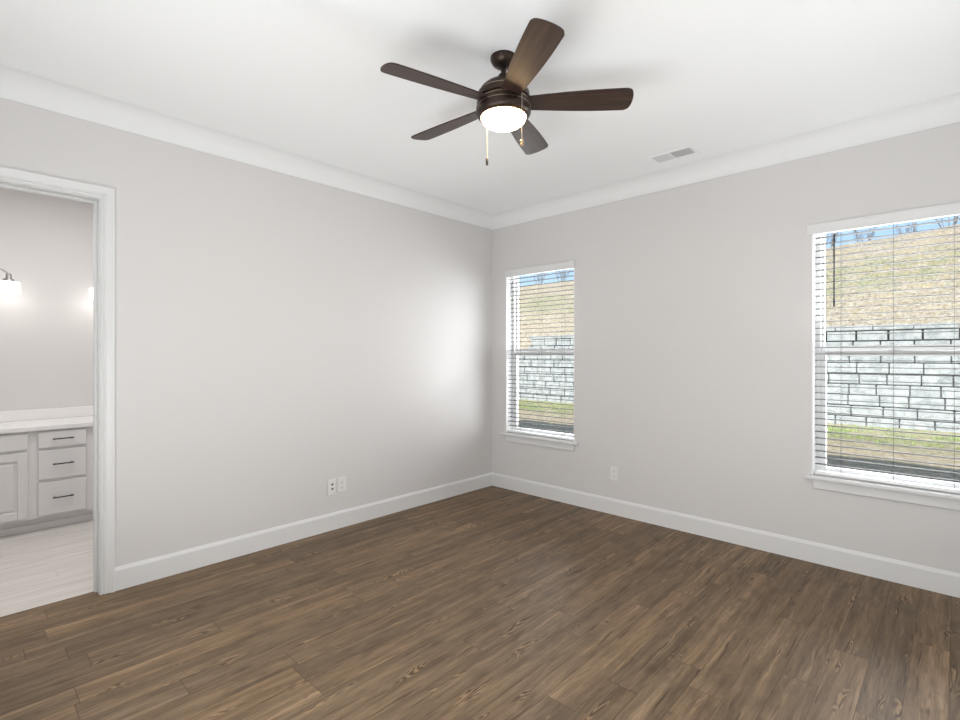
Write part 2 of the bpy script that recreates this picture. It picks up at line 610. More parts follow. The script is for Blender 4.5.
# doorway: jamb lining and fluted casing
bm = bmesh.new()
box(bm, -WT - 0.004, 0.004, DY1, DY1 + 0.018, 0, DZ + 0.018)
box(bm, -WT - 0.004, 0.004, DY0 - 0.018, DY0, 0, DZ + 0.018)
box(bm, -WT - 0.004, 0.004, DY0, DY1, DZ, DZ + 0.018)
# door stops
box(bm, -0.088, -0.050, DY1 - 0.012, DY1, 0, DZ, 0.002)
box(bm, -0.088, -0.050, DY0, DY0 + 0.012, 0, DZ, 0.002)
box(bm, -0.088, -0.050, DY0 + 0.012, DY1 - 0.012, DZ - 0.012, DZ, 0.002)
struct('door_1', bm, M['trim'], 'white jamb lining of the open doorway', 'doorway')

CP = [(0.0, 0.0), (0.0, 0.010), (0.004, 0.013), (0.012, 0.013), (0.016, 0.008), (0.022, 0.008), (0.026, 0.014), (0.034, 0.014),
      (0.038, 0.010), (0.050, 0.012), (0.066, 0.016), (0.076, 0.019), (0.082, 0.021), (0.092, 0.021), (0.094, 0.018), (0.094, 0.0)]


def casing(bm, yL, yR, z1, xw, sgn):
    """profile (offset outwards, proud of the wall) around an opening yL..yR, top z1"""
    rings = []
    for q, h in CP:
        q = q * 0.69 + 0.005
        rings.append([bm.verts.new((xw + sgn * h, y, z)) for y, z in ((yR + q, 0), (yR + q, z1 + q), (yL - q, z1 + q), (yL - q, 0))])
    n = len(rings)
    for i in range(n):
        a, b = rings[i], rings[(i + 1) % n]
        for k in range(3):
            bm.faces.new((a[k], a[k + 1], b[k + 1], b[k]))
    bm.faces.new([r[0] for r in rings])
    bm.faces.new([r[3] for r in rings])


bm = bmesh.new()
casing(bm, DY0, DY1, DZ, 0.0, 1)
struct('trim_5', bm, M['trim'], 'white moulded casing around the doorway', 'moulding')
bm = bmesh.new()
casing(bm, DY0, DY1, DZ, -WT, -1)
struct('trim_6', bm, M['trim'], 'white door casing on the bathroom side', 'moulding')


# ------------------------------------------------------------------ windows and blinds
def window(idx, x0, x1, where, ear):
    FW = 0.046
    yf0, yf1 = 0.085, 0.155
    z0, z1 = WZ0 + 0.02, WZ1
    # lining of the opening
    bm = bmesh.new()
    box(bm, x0, x0 + 0.006, 0.0, yf0, z0, z1)
    box(bm, x1 - 0.006, x1, 0.0, yf0, z0, z1)
    box(bm, x0 + 0.006, x1 - 0.006, 0.0, yf0, z1 - 0.006, z1)
    w = obj('window_%d' % idx, bm, M['vinyl'], None, ((x0 + x1) / 2, 0, z0))
    w['kind'] = 'structure'
    w['label'] = 'white single-hung window ' + where
    w['category'] = 'window'
    # outer frame
    bm = bmesh.new()
    box(bm, x0, x0 + FW - 0.012, yf0, yf1, z0, z1, 0.003)
    box(bm, x1 - FW + 0.012, x1, yf0, yf1, z0, z1, 0.003)
    box(bm, x0 + FW - 0.012, x1 - FW + 0.012, yf0, yf1, z1 - 0.026, z1, 0.003)
    box(bm, x0 + FW - 0.012, x1 - FW + 0.012, yf0, yf1, z0, z0 + 0.012, 0.003)
    obj('frame', bm, M['vinyl'], w)
    xa, xb = x0 + FW - 0.014, x1 - FW + 0.014
    zm = 1.362

    def sash(name, ya, yb, za, zb, sw, rb, rt):
        bm = bmesh.new()
        box(bm, xa, xa + sw, ya, yb, za, zb, 0.003)
        box(bm, xb - sw, xb, ya, yb, za, zb, 0.003)
        box(bm, xa + sw, xb - sw, ya, yb, za, za + rb, 0.003)
        box(bm, xa + sw, xb - sw, ya, yb, zb - rt, zb, 0.003)
        s = obj(name, bm, M['vinyl'], w)
        yc = (ya + yb) / 2
        obj('pane', bxm(xa + sw - 0.004, xb - sw + 0.004, yc - 0.002, yc + 0.002, za + rb - 0.004, zb - rt + 0.004), M['glass'], s)
        return s
    sash('upper_sash', 0.122, 0.148, zm - 0.004, z1 - 0.021, 0.018, 0.044, 0.012)
    lo = sash('lower_sash', 0.092, 0.119, z0 + 0.008, zm + 0.004, 0.030, 0.036, 0.032)
    bm = bmesh.new()
    xc = (x0 + x1) / 2
    box(bm, xc - 0.03, xc + 0.03, 0.094, 0.116, zm + 0.003, zm + 0.012, 0.003)
    obj('sash_lock', bm, M['vinyl'], lo)
    # stool and apron
    bm = bmesh.new()
    box(bm, x0, x1, -0.001, yf0, z0 - 0.022, z0)
    box(bm, x0 - ear, x1 + ear, -0.045, -0.0005, z0 - 0.022, z0, 0.005, 2)
    obj('window_sill', bm, M['trim'], w)
    bm = bmesh.new()
    box(bm, x0 + 0.008, x1 + 0.002, -0.016, 0.0, z0 - 0.084, z0 - 0.022, 0.003)
    obj('apron', bm, M['trim'], w)
    return w


window(1, WIN[0][0], WIN[0][1], 'near the corner of the room', 0.046)
window(2, WIN[1][0], WIN[1][1], 'at the right end of the wall', 0.034)


def blind(x0, x1, label, wand_dx, wand_mat, extra_label, over, c0):
    z0 = WZ0 + 0.02
    xc = (x0 + x1) / 2
    b = thing('window_blind', label, 'blind', (xc, 0.035, z0), 'horizontal blinds in the two windows')
    bm = bmesh.new()
    box(bm, x0 - over, x1 + 0.004, -0.020, -0.008, 2.117, 2.184, 0.003)
    box(bm, x0 - over, x0 - over + 0.008, -0.010, -0.001, 2.117, 2.184)
    box(bm, x1 - 0.004, x1 + 0.004, -0.010, -0.001, 2.117, 2.184)
    obj('valance', bm, M['trim'], b)
    obj('headrail', bxm(x0 + 0.010, x1 - 0.010, 0.010, 0.060, 2.128, 2.168, 0.003), M['vinyl'], b)
    obj('bottom_rail', bxm(x0 + 0.014, x1 - 0.014, 0.010, 0.060, z0 + 0.004, z0 + 0.024, 0.005, 2), M['vinyl'], b)
    pitch = 0.0418
    zt = 2.098
    proto = None
    n = int((zt - (z0 + 0.05)) / pitch) + 1
    for i in range(n):
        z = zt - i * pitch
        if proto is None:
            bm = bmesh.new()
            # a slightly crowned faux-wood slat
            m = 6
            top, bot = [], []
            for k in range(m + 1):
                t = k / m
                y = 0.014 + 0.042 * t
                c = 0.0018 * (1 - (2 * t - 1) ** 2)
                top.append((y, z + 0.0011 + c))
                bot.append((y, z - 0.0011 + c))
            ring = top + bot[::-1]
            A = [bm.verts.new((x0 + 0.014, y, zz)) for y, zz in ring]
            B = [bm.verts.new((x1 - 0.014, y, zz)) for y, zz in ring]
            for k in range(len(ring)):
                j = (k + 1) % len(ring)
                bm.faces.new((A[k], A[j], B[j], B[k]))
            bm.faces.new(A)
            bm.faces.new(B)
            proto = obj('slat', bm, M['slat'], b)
        else:
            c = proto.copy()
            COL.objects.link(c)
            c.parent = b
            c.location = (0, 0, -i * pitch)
    for xx in (x0 + c0, xc, x1 - 0.143):
        bm = bmesh.new()
        for yy in (0.0125, 0.0575):
            tube(bm, [(xx, yy, z0 + 0.02), (xx, yy, 2.13)], 0.0009, 5)
        obj('ladder_cord', bm, M['cord'], b)
    xw = x0 + wand_dx
    bm = bmesh.new()
    tube(bm, [(xw, 0.004, 1.655), (xw, 0.004, 2.105)], 0.0045, 8)
    tube(bm, [(xw, 0.004, 1.645), (xw, 0.004, 1.69)], 0.006, 8)
    wd_ = obj('tilt_wand', bm, wand_mat, b, label=extra_label)
    bm = bmesh.new()
    tube(bm, [(xw, 0.004, 2.10), (xw, 0.004, 2.118), (xw, 0.012, 2.13)], 0.002, 6)
    obj('wand_hook', bm, M['nickel'], wd_)
    return b


blind(WIN[0][0], WIN[0][1], 'horizontal slat blind in the window near the room corner', 0.055, M['vinyl'], 'thin white tilt wand', 0.002, 0.14)
blind(WIN[1][0], WIN[1][1], 'horizontal slat blind with a black tilt wand in the right-hand window', 0.119, M['black'], 'thin black tilt wand', 0.024, 0.152)

# ------------------------------------------------------------------ ceiling fan
FX, FY = 1.918, -2.040
fan = thing('ceiling_fan', 'five-blade dark bronze ceiling fan with a lit frosted bowl', 'ceiling fan', (FX, FY, HC))
FC = (FX, FY, 0.0)
bm = bmesh.new()
lathe(bm, [(0.062, HC - 0.0005), (0.062, HC - 0.008), (0.060, HC - 0.018), (0.052, HC - 0.032), (0.036, HC - 0.044), (0.018, HC - 0.050)], FC)
obj('canopy', bm, M['bronze'], fan, smooth=True)
bm = bmesh.new()
lathe(bm, [(0.0125, HC - 0.046), (0.0125, 2.62)], FC, 24)
lathe(bm, [(0.022, 2.668), (0.026, 2.660), (0.026, 2.635), (0.036, 2.622)], FC, 32)
obj('downrod', bm, M['bronze'], fan, smooth=True)
bm = bmesh.new()
lathe(bm, [(0.028, 2.634), (0.060, 2.630), (0.088, 2.616), (0.108, 2.598), (0.117, 2.581), (0.1180, 2.577), (0.1215, 2.576),
           (0.125, 2.560), (0.125, 2.546), (0.0, 2.546)], FC, 64)
housing = obj('motor_housing', bm, M['bronze'], fan, smooth=True)
bm = bmesh.new()
lathe(bm, [(0.118, 2.5785), (0.1225, 2.5775), (0.1225, 2.5745), (0.119, 2.5740)], FC, 64)
obj('seam_ring', bm, M['ring'], housing, smooth=True)
bm = bmesh.new()
lathe(bm, [(0.116, 2.546), (0.116, 2.532), (0.0, 2.532)], FC, 64)
obj('blade_hub', bm, M['bronze'], fan, smooth=True)
bm = bmesh.new()
lathe(bm, [(0.122, 2.533), (0.1255, 2.531), (0.1265, 2.520), (0.1260, 2.511), (0.1285, 2.508), (0.130, 2.494), (0.128, 2.480), (0.121, 2.470), (0.112, 2.4645),
           (0.107, 2.464), (0.107, 2.472), (0.0, 2.475)], FC, 64)
kit = obj('light_kit', bm, M['bronze'], fan, smooth=True)
bm = bmesh.new()
lathe(bm, [(0.1260, 2.5110), (0.1300, 2.5105), (0.1300, 2.5080), (0.1270, 2.5070)], FC, 64)
lathe(bm, [(0.1215, 2.5345), (0.1268, 2.5335), (0.1268, 2.5310), (0.1215, 2.5300)], FC, 64)
obj('trim_ring', bm, M['ring'], kit, smooth=True)
bm = bmesh.new()
prof = [(0.106, 2.472)]
for k in range(1, 13):
    a = k / 12 * PI / 2
    prof.append((0.106 * math.cos(a), 2.465 - 0.050 * math.sin(a)))
prof[-1] = (0.0, prof[-1][1])
lathe(bm, prof, FC, 64)
obj('glass_bowl', bm, M['globe'], fan, smooth=True)


def blade(phi):
    # local: x outwards, y across; then pitched and turned
    R0, R1 = 0.108, 0.600
    outline = []
    def half(r):
        t = (r - R0) / (R1 - R0)
        return 0.043 + 0.026 * math.sin(min(1.0, t * 1.15) * PI / 2)
    rs = [R0 + (R1 - 0.03 - R0) * i / 16 for i in range(17)]
    lo = [(r, -half(r)) for r in rs]
    hi = [(r, half(r)) for r in rs]
    tipw = half(R1 - 0.03)
    tip = []
    for k in range(1, 16):
        u = -1 + 2 * k / 16
        # shallow bowed end with rounded corners
        e = (1 - abs(u) ** 6) ** 0.5
        tip.append((R1 - 0.03 + 0.018 * e + 0.012 * (1 - u * u), u * tipw))
    outline = lo + tip + hi[::-1]
    bm = bmesh.new()
    th = 0.0032
    A = [bm.verts.new((x, y, -th)) for x, y in outline]
    B = [bm.verts.new((x, y, th)) for x, y in outline]
    bm.faces.new(A[::-1])
    bm.faces.new(B)
    n = len(A)
    for i in range(n):
        j = (i + 1) % n
        bm.faces.new((A[i], A[j], B[j], B[i]))
    return bm


PITCH = math.radians(-13)
ph0 = math.radians(-105)
proto = None
for k in range(5):
    phi = ph0 + k * 2 * PI / 5
    mtx = Matrix.Translation((0, 0, 2.530 - HC)) @ Matrix.Rotation(phi, 4, 'Z') @ Matrix.Rotation(PITCH, 4, 'X')
    if proto is None:
        bm = blade(0)
        bmesh.ops.translate(bm, verts=bm.verts, vec=Vector((FX, FY, HC)))
        proto = obj('blade', bm, M['blade'], fan)
        bm = bmesh.new()
        # blade iron: arm with a screwed plate on top of the blade
        box(bm, 0.085, 0.175, -0.030, 0.030, 0.0036, 0.0076, 0.002)
        for sx, sy in ((0.150, 0.018), (0.150, -0.018), (0.165, 0.0)):
            lathe(bm, [(0.005, 0.0074), (0.005, 0.0094), (0.0, 0.0102)], (sx, sy, 0), 10)
        bmesh.ops.translate(bm, verts=bm.verts, vec=Vector((FX, FY, HC)))
        iron = obj('blade_iron', bm, M['bronze'], proto)
        proto.matrix_local = mtx
    else:
        c = proto.copy()
        COL.objects.link(c)
        c.parent = fan
        c.matrix_local = mtx
        d = iron.copy()
        COL.objects.link(d)
        d.parent = c

# pull chains
def chain(name, x, y, ztop, zbot, mat):
    bm = bmesh.new()
    tube(bm, [(x, y, ztop), (x, y, zbot)], 0.0009, 6)
    z = ztop
    while z > zbot:
        bmesh.ops.create_icosphere(bm, subdivisions=1, radius=0.0019, matrix=Matrix.Translation((x, y, z)))
        z -= 0.0055
    return obj(name, bm, mat, fan)


RC = Vector((math.cos(YAW), math.sin(YAW)))       # towards the right of the room as seen from the door
FCV = Vector((-math.sin(YAW), math.cos(YAW)))
p = Vector((FX, FY)) + RC * 0.078 - FCV * 0.112
c1 = chain('pull_chain', p.x, p.y, 2.535, 2.312, M['chain'])
bm = bmesh.new()
bmesh.ops.create_uvsphere(bm, u_segments=16, v_segments=10, radius=0.0085, matrix=Matrix.Translation((p.x, p.y, 2.305)))
lathe(bm, [(0.003, 2.298), (0.007, 2.292), (0.007, 2.288), (0.0, 2.284)], (p.x, p.y, 0), 12)
obj('fob', bm, M['brass'], c1, label='round brass fob', smooth=True)
p = Vector((FX, FY)) - RC * 0.077 + FCV * 0.085
c2 = chain('pull_chain', p.x, p.y, 2.485, 2.300, M['chain'])
bm = bmesh.new()
lathe(bm, [(0.003, 2.307), (0.0062, 2.301), (0.0066, 2.277), (0.004, 2.271), (0.0, 2.270)], (p.x, p.y, 0), 12)
obj('fob', bm, M['black'], c2, label='black cylindrical fob', smooth=True)

# ------------------------------------------------------------------ ceiling register
vx0, vx1, vy0, vy1 = 1.875, 2.180, -0.430, -0.250
vent = thing('ceiling_vent', 'white two-way louvred register flush in the ceiling', 'vent', ((vx0 + vx1) / 2, (vy0 + vy1) / 2, HC))
bm = bmesh.new()
zf = HC - 0.006
ix0, ix1, iy0, iy1 = vx0 + 0.022, vx1 - 0.022, vy0 + 0.030, vy1 - 0.030
for a in ((vx0, vx1, vy0, iy0), (vx0, vx1, iy1, vy1), (vx0, ix0, iy0, iy1), (ix1, vx1, iy0, iy1)):
    box(bm, *a, zf, HC - 0.0003, 0.002)
xm = (ix0 + ix1) / 2 - 0.010
box(bm, xm - 0.004, xm + 0.004, iy0, iy1, zf, HC - 0.0003)
obj('frame', bm, M['ceiling'], vent)
obj('duct_opening', bxm(ix0, ix1, iy0, iy1, HC - 0.0016, HC - 0.0003), M['duct'], vent)
nv = 9
protos = {}
for side in (0, 1):
    a, b = (ix0, xm - 0.004) if side == 0 else (xm + 0.004, ix1)
    for i in range(nv):
        x = a + (b - a) * (i + 0.5) / nv
        bm = bmesh.new()
        s = 1 if side == 0 else -1
        w_ = 0.0072
        rot = Matrix.Translation((x, (iy0 + iy1) / 2, HC - 0.0050)) @ Matrix.Rotation(s * math.radians(28 if side else 8), 4, 'Y')
        bmesh.ops.create_cube(bm, size=1.0, matrix=rot @ Matrix.Diagonal((w_ * 2.1 if side == 0 else w_, iy1 - iy0, 0.0008, 1)))
        obj('louvre', bm, M['trim'], vent)

# ------------------------------------------------------------------ wall plates
def plate_left(name, label, cat, y0, y1, z0, z1, kind):
    """plate on the left wall (x = 0), facing +x"""
    yc, zc = (y0 + y1) / 2, (z0 + z1) / 2
    t = thing(name, label, cat, (0.0, yc, zc))
    obj('cover_plate', bxm(0.0004, 0.0062, y0, y1, z0, z1, 0.0025, 2), M['plate'], t)
    return t, yc, zc


def receptacles(t, fx, zc, axis_pt):
    for dz in (-0.020, 0.020):
        bm = bmesh.new()
        fx(bm, 0.0060, 0.0078, -0.0165, 0.0165, zc + dz - 0.014, zc + dz + 0.014, 0.003)
        r = obj('receptacle', bm, M['plate'], t)
        bm = bmesh.new()
        fx(bm, 0.0077, 0.0080, -0.0085, -0.0065, zc + dz - 0.002, zc + dz + 0.007)
        fx(bm, 0.0077, 0.0080, 0.0065, 0.0085, zc + dz - 0.002, zc + dz + 0.006)
        fx(bm, 0.0077, 0.0080, -0.0025, 0.0025, zc + dz - 0.010, zc + dz - 0.005)
        obj('slot', bm, M['slot'], r)
    bm = bmesh.new()
    fx(bm, 0.0060, 0.0070, -0.003, 0.003, zc - 0.003, zc + 0.003, 0.0006)
    obj('screw', bm, M['plate'], t)


t, yc, zc = plate_left('wall_plate', 'white jack plate with two dark round sockets, left of its pair on the left wall', 'wall plate', -1.866, -1.795, 0.268, 0.386, 0)
for dz in (-0.012, 0.022):
    bm = bmesh.new()
    rm = Matrix.Translation((0.0, yc, zc + dz)) @ Matrix.Rotation(PI / 2, 4, 'Y')
    lathe(bm, [(0.0105, 0.0058), (0.0105, 0.0075), (0.0085, 0.0085)], (0, 0, 0), 20)
    bmesh.ops.transform(bm, matrix=rm, verts=bm.verts)
    j = obj('jack', bm, M['plate'], t)
    bm = bmesh.new()
    lathe(bm, [(0.0080, 0.0083), (0.0080, 0.0089)], (0, 0, 0), 20)
    bmesh.ops.transform(bm, matrix=rm, verts=bm.verts)
    obj('socket', bm, M['slot'], j, label='dark socket')
for dz in (-0.047, 0.047):
    obj('screw', bxm(0.0058, 0.0068, yc - 0.003, yc + 0.003, zc + dz - 0.003, zc + dz + 0.003, 0.0006), M['plate'], t)

t, yc, zc = plate_left('wall_outlet', 'white duplex outlet, right of the jack plate on the left wall', 'outlet', -1.780, -1.709, 0.276, 0.390, 0)
receptacles(t, lambda bm, d0, d1, u0, u1, z0, z1, bev=0: box(bm, d0, d1, yc + u0, yc + u1, z0, z1, bev), zc, None)

xc, zc = 1.388, 0.344
t = thing('wall_outlet', 'white duplex outlet low on the wall between the windows', 'outlet', (xc, 0, zc))
obj('cover_plate', bxm(xc - 0.0355, xc + 0.0355, -0.0062, -0.0004, zc - 0.057, zc + 0.057, 0.0025, 2), M['plate'], t)
receptacles(t, lambda bm, d0, d1, u0, u1, z0, z1, bev=0: box(bm, xc + u0, xc + u1, -d1, -d0, z0, z1, bev), zc, None)

# ------------------------------------------------------------------ bathroom vanity
VX = -1.560                     # face of the cabinet
V0, V1 = -4.46, -2.03           # run along y
van = thing('vanity_cabinet', 'off-white bathroom vanity cabinet with black bar pulls', 'cabinet', (-1.83, (V0 + V1) / 2, 0))
bm = bmesh.new()
box(bm, BX + 0.002, VX, V0, V1, 0.105, 0.64)
box(bm, VX - 0.02, VX, V0, V1, 0.64, 0.772)
box(bm, BX + 0.002, BX + 0.02, V0, V1, 0.64, 0.772)
box(bm, BX + 0.02, VX - 0.02, V0, V0 + 0.018, 0.64, 0.772)
box(bm, BX + 0.02, VX - 0.02, V1 - 0.018, V1, 0.64, 0.772)
obj('body', bm, M['cabinet'], van)
bm = bmesh.new()
box(bm, BX + 0.002, VX - 0.070, V0 + 0.005, V1 - 0.005, 0.0, 0.105)
obj('toe_kick', bm, M['cabinet'], van)
bm = bmesh.new()
run(bm, [(0.0, 0.0), (0.010, 0.0), (0.010, 0.050), (0.0, 0.058)], (VX - 0.070, V0 + 0.01, 0.0), (VX - 0.070, V1 - 0.01, 0.0), (1, 0, 0))
obj('base_moulding', bm, M['cabinet'], van)


def pull(y, z, half, parent):
    bm = bmesh.new()
    box(bm, VX + 0.042, VX + 0.050, y - half, y + half, z - 0.0045, z + 0.0045, 0.002)
    for s in (-1, 1):
        box(bm, VX + 0.0175, VX + 0.044, y + s * (half - 0.012) - 0.004, y + s * (half - 0.012) + 0.004, z - 0.004, z + 0.004)
    obj('handle', bm, M['black'], parent, label='black bar handle')


def front(name, y0, y1, z0, z1, raised):
    bm = bmesh.new()
    box(bm, VX + 0.0005, VX + 0.018, y0, y1, z0, z1, 0.004, 2)
    if raised:
        # frame-and-panel: rails proud, panel with bevelled field
        f = 0.058
        g = bmesh.new()
        bm.free()
        bm = g
        xb, xf = VX + 0.0005, VX + 0.019
        box(bm, xb, xf, y0, y0 + f, z0, z1, 0.003)
        box(bm, xb, xf, y1 - f, y1, z0, z1, 0.003)
        box(bm, xb, xf, y0 + f, y1 - f, z0, z0 + f, 0.003)
        box(bm, xb, xf, y0 + f, y1 - f, z1 - f, z1, 0.003)
        box(bm, xb, VX + 0.008, y0 + f - 0.004, y1 - f + 0.004, z0 + f - 0.004, z1 - f + 0.004)
        box(bm, xb, VX + 0.015, y0 + f + 0.016, y1 - f - 0.016, z0 + f + 0.016, z1 - f - 0.016, 0.006)
    return obj(name, bm, M['cabinet'], van)


for z0, z1 in ((0.634, 0.756), (0.394, 0.612), (0.122, 0.371)):
    d = front('drawer', -3.388, -3.098, z0, z1, False)
    pull(-3.243, (z0 + z1) / 2 + 0.004, 0.064, d)
for y0, y1 in ((-3.915, -3.446), (-4.43, -3.960 + 0.035), (-3.04, -2.56), (-2.55, -2.06)):
    front('false_front', y0, y1, 0.634, 0.754, False)
    front('door', y0, y1, 0.122, 0.612, True)

# countertop with two undermount oval bowls
SK = [-3.865, -2.60]
top = thing('vanity_countertop', 'white vanity countertop with backsplash and oval basins', 'countertop', (-1.83, (V0 + V1) / 2, 0.772))


def slab_with_ovals(bm, x0, x1, y0, y1, z0, z1, ovals):
    N = 40
    xc = (x0 + x1) / 2
    cuts = []
    prev = y0
    for i, (yc, a, b, ox) in enumerate(ovals):
        nxt = y1 if i == len(ovals) - 1 else (yc + ovals[i + 1][0]) / 2
        inner = {}
        outer = {}
        for z in (z0, z1):
            inner[z] = [bm.verts.new((ox + b * math.cos(2 * PI * k / N), yc + a * math.sin(2 * PI * k / N), z)) for k in range(N)]
            out = []
            for k in range(N):
                c, s = math.cos(2 * PI * k / N), math.sin(2 * PI * k / N)
                tx = ((x1 - ox) if c > 0 else (ox - x0)) / max(abs(c), 1e-6)
                ty = ((nxt - yc) if s > 0 else (yc - prev)) / max(abs(s), 1e-6)
                tt = min(tx, ty)
                out.append(Vector((ox + c * tt, yc + s * tt, z)))
            # snap nearest samples to the corners
            for cx_ in (x0, x1):
                for cy_ in (prev, nxt):
                    q = min(range(N), key=lambda k: (out[k].x - cx_) ** 2 + (out[k].y - cy_) ** 2)
                    out[q] = Vector((cx_, cy_, z))
            outer[z] = [bm.verts.new(v) for v in out]
        for k in range(N):
            j = (k + 1) % N
            for z in (z0, z1):
                bm.faces.new((inner[z][k], inner[z][j], outer[z][j], outer[z][k]))
            bm.faces.new((inner[z0][k], inner[z0][j], inner[z1][j], inner[z1][k]))
            pa, pb = outer[z0][k].co, outer[z0][j].co
            yb = (pa.y + pb.y) / 2
            if not (i < len(ovals) - 1 and abs(pa.y - nxt) < 1e-6 and abs(pb.y - nxt) < 1e-6) and not (i > 0 and abs(pa.y - prev) < 1e-6 and abs(pb.y - prev) < 1e-6):
                bm.faces.new((outer[z0][k], outer[z0][j], outer[z1][j], outer[z1][k]))
        prev = nxt


bm = bmesh.new()
slab_with_ovals(bm, BX + 0.001, -1.530, V0 - 0.015, V1 + 0.015, 0.7725, 0.802, [(y, 0.22, 0.165, -1.80) for y in SK])
obj('slab', bm, M['counter'], top)
obj('backsplash', bxm(BX + 0.001, BX + 0.021, V0 - 0.015, V1 + 0.015, 0.802, 0.888, 0.003), M['counter'], top)
for y in SK:
    bm = bmesh.new()
    prof = []
    for k in range(9):
        a = k / 8 * PI / 2
        prof.append((math.cos(a), -math.sin(a)))
    prof[-1] = (0.0, -1.0)
    lathe(bm, prof, (0, 0, 0), 40, cap0=False)
    bmesh.ops.transform(bm, matrix=Matrix.Translation((-1.80, y, 0.800)) @ Matrix.Diagonal((0.165, 0.22, 0.14, 1)), verts=bm.verts)
    obj('basin', bm, M['counter'], top, smooth=True)
    fc = thing('sink_faucet', 'brushed metal faucet behind the %s basin' % ('nearer' if y < -3.2 else 'farther'), 'faucet', (-2.03, y, 0.802), 'faucets on the vanity')
    bm = bmesh.new()
    lathe(bm, [(0.026, 0.8025), (0.026, 0.810), (0.017, 0.815), (0.015, 0.90), (0.0, 0.905)], (-2.03, y, 0), 20)
    obj('body', bm, M['nickel'], fc, smooth=True)
    bm = bmesh.new()
    tube(bm, [(-2.02, y, 0.872), (-1.97, y, 0.892), (-1.92, y, 0.888), (-1.895, y, 0.870)], [0.011, 0.0105, 0.010, 0.009], 12)
    obj('spout', bm, M['nickel'], fc, smooth=True)
    bm = bmesh.new()
    tube(bm, [(-2.03, y, 0.902), (-2.03, y, 0.918), (-2.05, y, 0.955)], [0.008, 0.007, 0.006], 10)
    obj('lever', bm, M['nickel'], fc, smooth=True)


# vanity lights: wall bar, gooseneck arms, glowing drum shades
def vanity_light(yc, label, dirs=(-1, 1)):
    z = 1.90
    t = thing('vanity_light', label, 'wall light', (BX, yc, z), 'lights over the vanity')
    bm = bmesh.new()
    box(bm, BX + 0.0005, BX + 0.022, yc - 0.06, yc + 0.06, 1.955 - 0.06, 1.955 + 0.06, 0.006, 2)
    obj('back_plate', bm, M['nickel'], t)
    bm = bmesh.new()
    tube(bm, [(BX + 0.02, yc, 1.985), (BX + 0.13, yc, 1.985)], 0.009, 12)
    tube(bm, [(BX + 0.13, yc - 0.20, 1.985), (BX + 0.13, yc + 0.20, 1.985)], 0.008, 12)
    obj('cross_bar', bm, M['nickel'], t, smooth=True)
    for s in dirs:
        ys = yc + s * 0.335
        bm = bmesh.new()
        pts = []
        for k in range(13):
            a = k / 12
            yy = yc + s * (0.195 + 0.14 * a)
            zz = 1.985 + 0.030 * math.sin(min(1.0, a * 1.6) * PI / 2) - (0.042 * max(0.0, (a - 0.62) / 0.38) ** 2)
            pts.append((BX + 0.13, yy, zz))
        tube(bm, pts, 0.0065, 10)
        obj('arm', bm, M['nickel'], t, smooth=True)
        bm = bmesh.new()
        lathe(bm, [(0.010, 1.985), (0.018, 1.978), (0.020, 1.945), (0.034, 1.940), (0.036, 1.920)], (BX + 0.13, ys, 0), 24)
        obj('socket_cup', bm, M['nickel'], t, smooth=True)
        bm = bmesh.new()
        lathe(bm, [(0.030, 1.921), (0.066, 1.920), (0.070, 1.916), (0.071, 1.830), (0.067, 1.830), (0.066, 1.912), (0.030, 1.915)], (BX + 0.13, ys, 0), 40, False, False)
        obj('lamp_shade', bm, M['shade'], t, smooth=True)
        light('vanity_bulb', 'POINT', (BX + 0.13, ys, 1.80), 0.34, (1.0, 0.985, 0.96), size=0.05)
    return t


vanity_light(-3.860, 'brushed metal vanity light over the nearer basin with glowing drum shades')
vanity_light(-2.610, 'glowing vanity light half hidden by the doorway casing')

# ------------------------------------------------------------------ house outside and the yard
struct('roof', bxm(BX - 0.7, RX + 0.6, BY0 - 0.7, 0.72, 2.86, 2.96), M['shingle'], 'roof slab and eave of the house', 'roof')

GZ = -0.05
WY = 8.50                      # face of the retaining wall
bm = bmesh.new()
nx, ny = 60, 30
gx0, gx1, gy0, gy1 = -22.0, 12.0, WB, WY + 0.25
rv = [[bm.verts.new((gx0 + (gx1 - gx0) * i / nx, gy0 + (gy1 - gy0) * j / ny, GZ + random.uniform(-0.012, 0.012))) for i in range(nx + 1)] for j in range(ny + 1)]
for j in range(ny):
    for i in range(nx):
        bm.faces.new((rv[j][i], rv[j][i + 1], rv[j + 1][i + 1], rv[j + 1][i]))
struct('ground', bm, M['lawn'], 'patchy lawn between the house and the block wall', 'ground')

# retaining wall: split-face blocks with dark joints, capped
CH, BLW = 0.213, 0.50
NC = 9
STEP_X = -6.35                 # left of this the wall steps down
rw = thing('retaining_wall', 'grey split-face block retaining wall across the yard', 'wall', (-4.0, WY, GZ))
bm = bmesh.new()
capb = bmesh.new()
core = bmesh.new()
X0, X1 = -16.0, 9.0
for c in range(NC):
    zb = GZ + c * CH - 0.04
    x = X0 + (0.28 if c % 2 else 0.0) + random.uniform(-0.05, 0.05)
    setb = 0.012 * c
    while x < X1:
        w_ = BLW * random.choice((1.0, 1.0, 1.0, 0.86))
        if not (c >= NC - 2 and x + w_ > STEP_X - 99 and x + w_ <= STEP_X + 0.3):
            yo = random.uniform(-0.012, 0.012)
            vs = box(bm, x + 0.010, x + w_ - 0.010, WY + setb + yo, WY + setb + 0.20, zb + 0.009, zb + CH - 0.009, 0.012)
        x += w_
zc_ = GZ + NC * CH - 0.04
x = STEP_X + 0.15
while x < X1:
    box(capb, x + 0.006, x + 0.60, WY + 0.07, WY + 0.40, zc_, zc_ + 0.095, 0.012)
    x += 0.606
x = X0
while x < STEP_X:
    box(capb, x + 0.006, min(x + 0.60, STEP_X + 0.1), WY + 0.05, WY + 0.40, zc_ - 2 * CH, zc_ - 2 * CH + 0.095, 0.012)
    x += 0.606
obj('block_course', bm, M['block'], rw)
obj('capstone', capb, M['block'], rw)
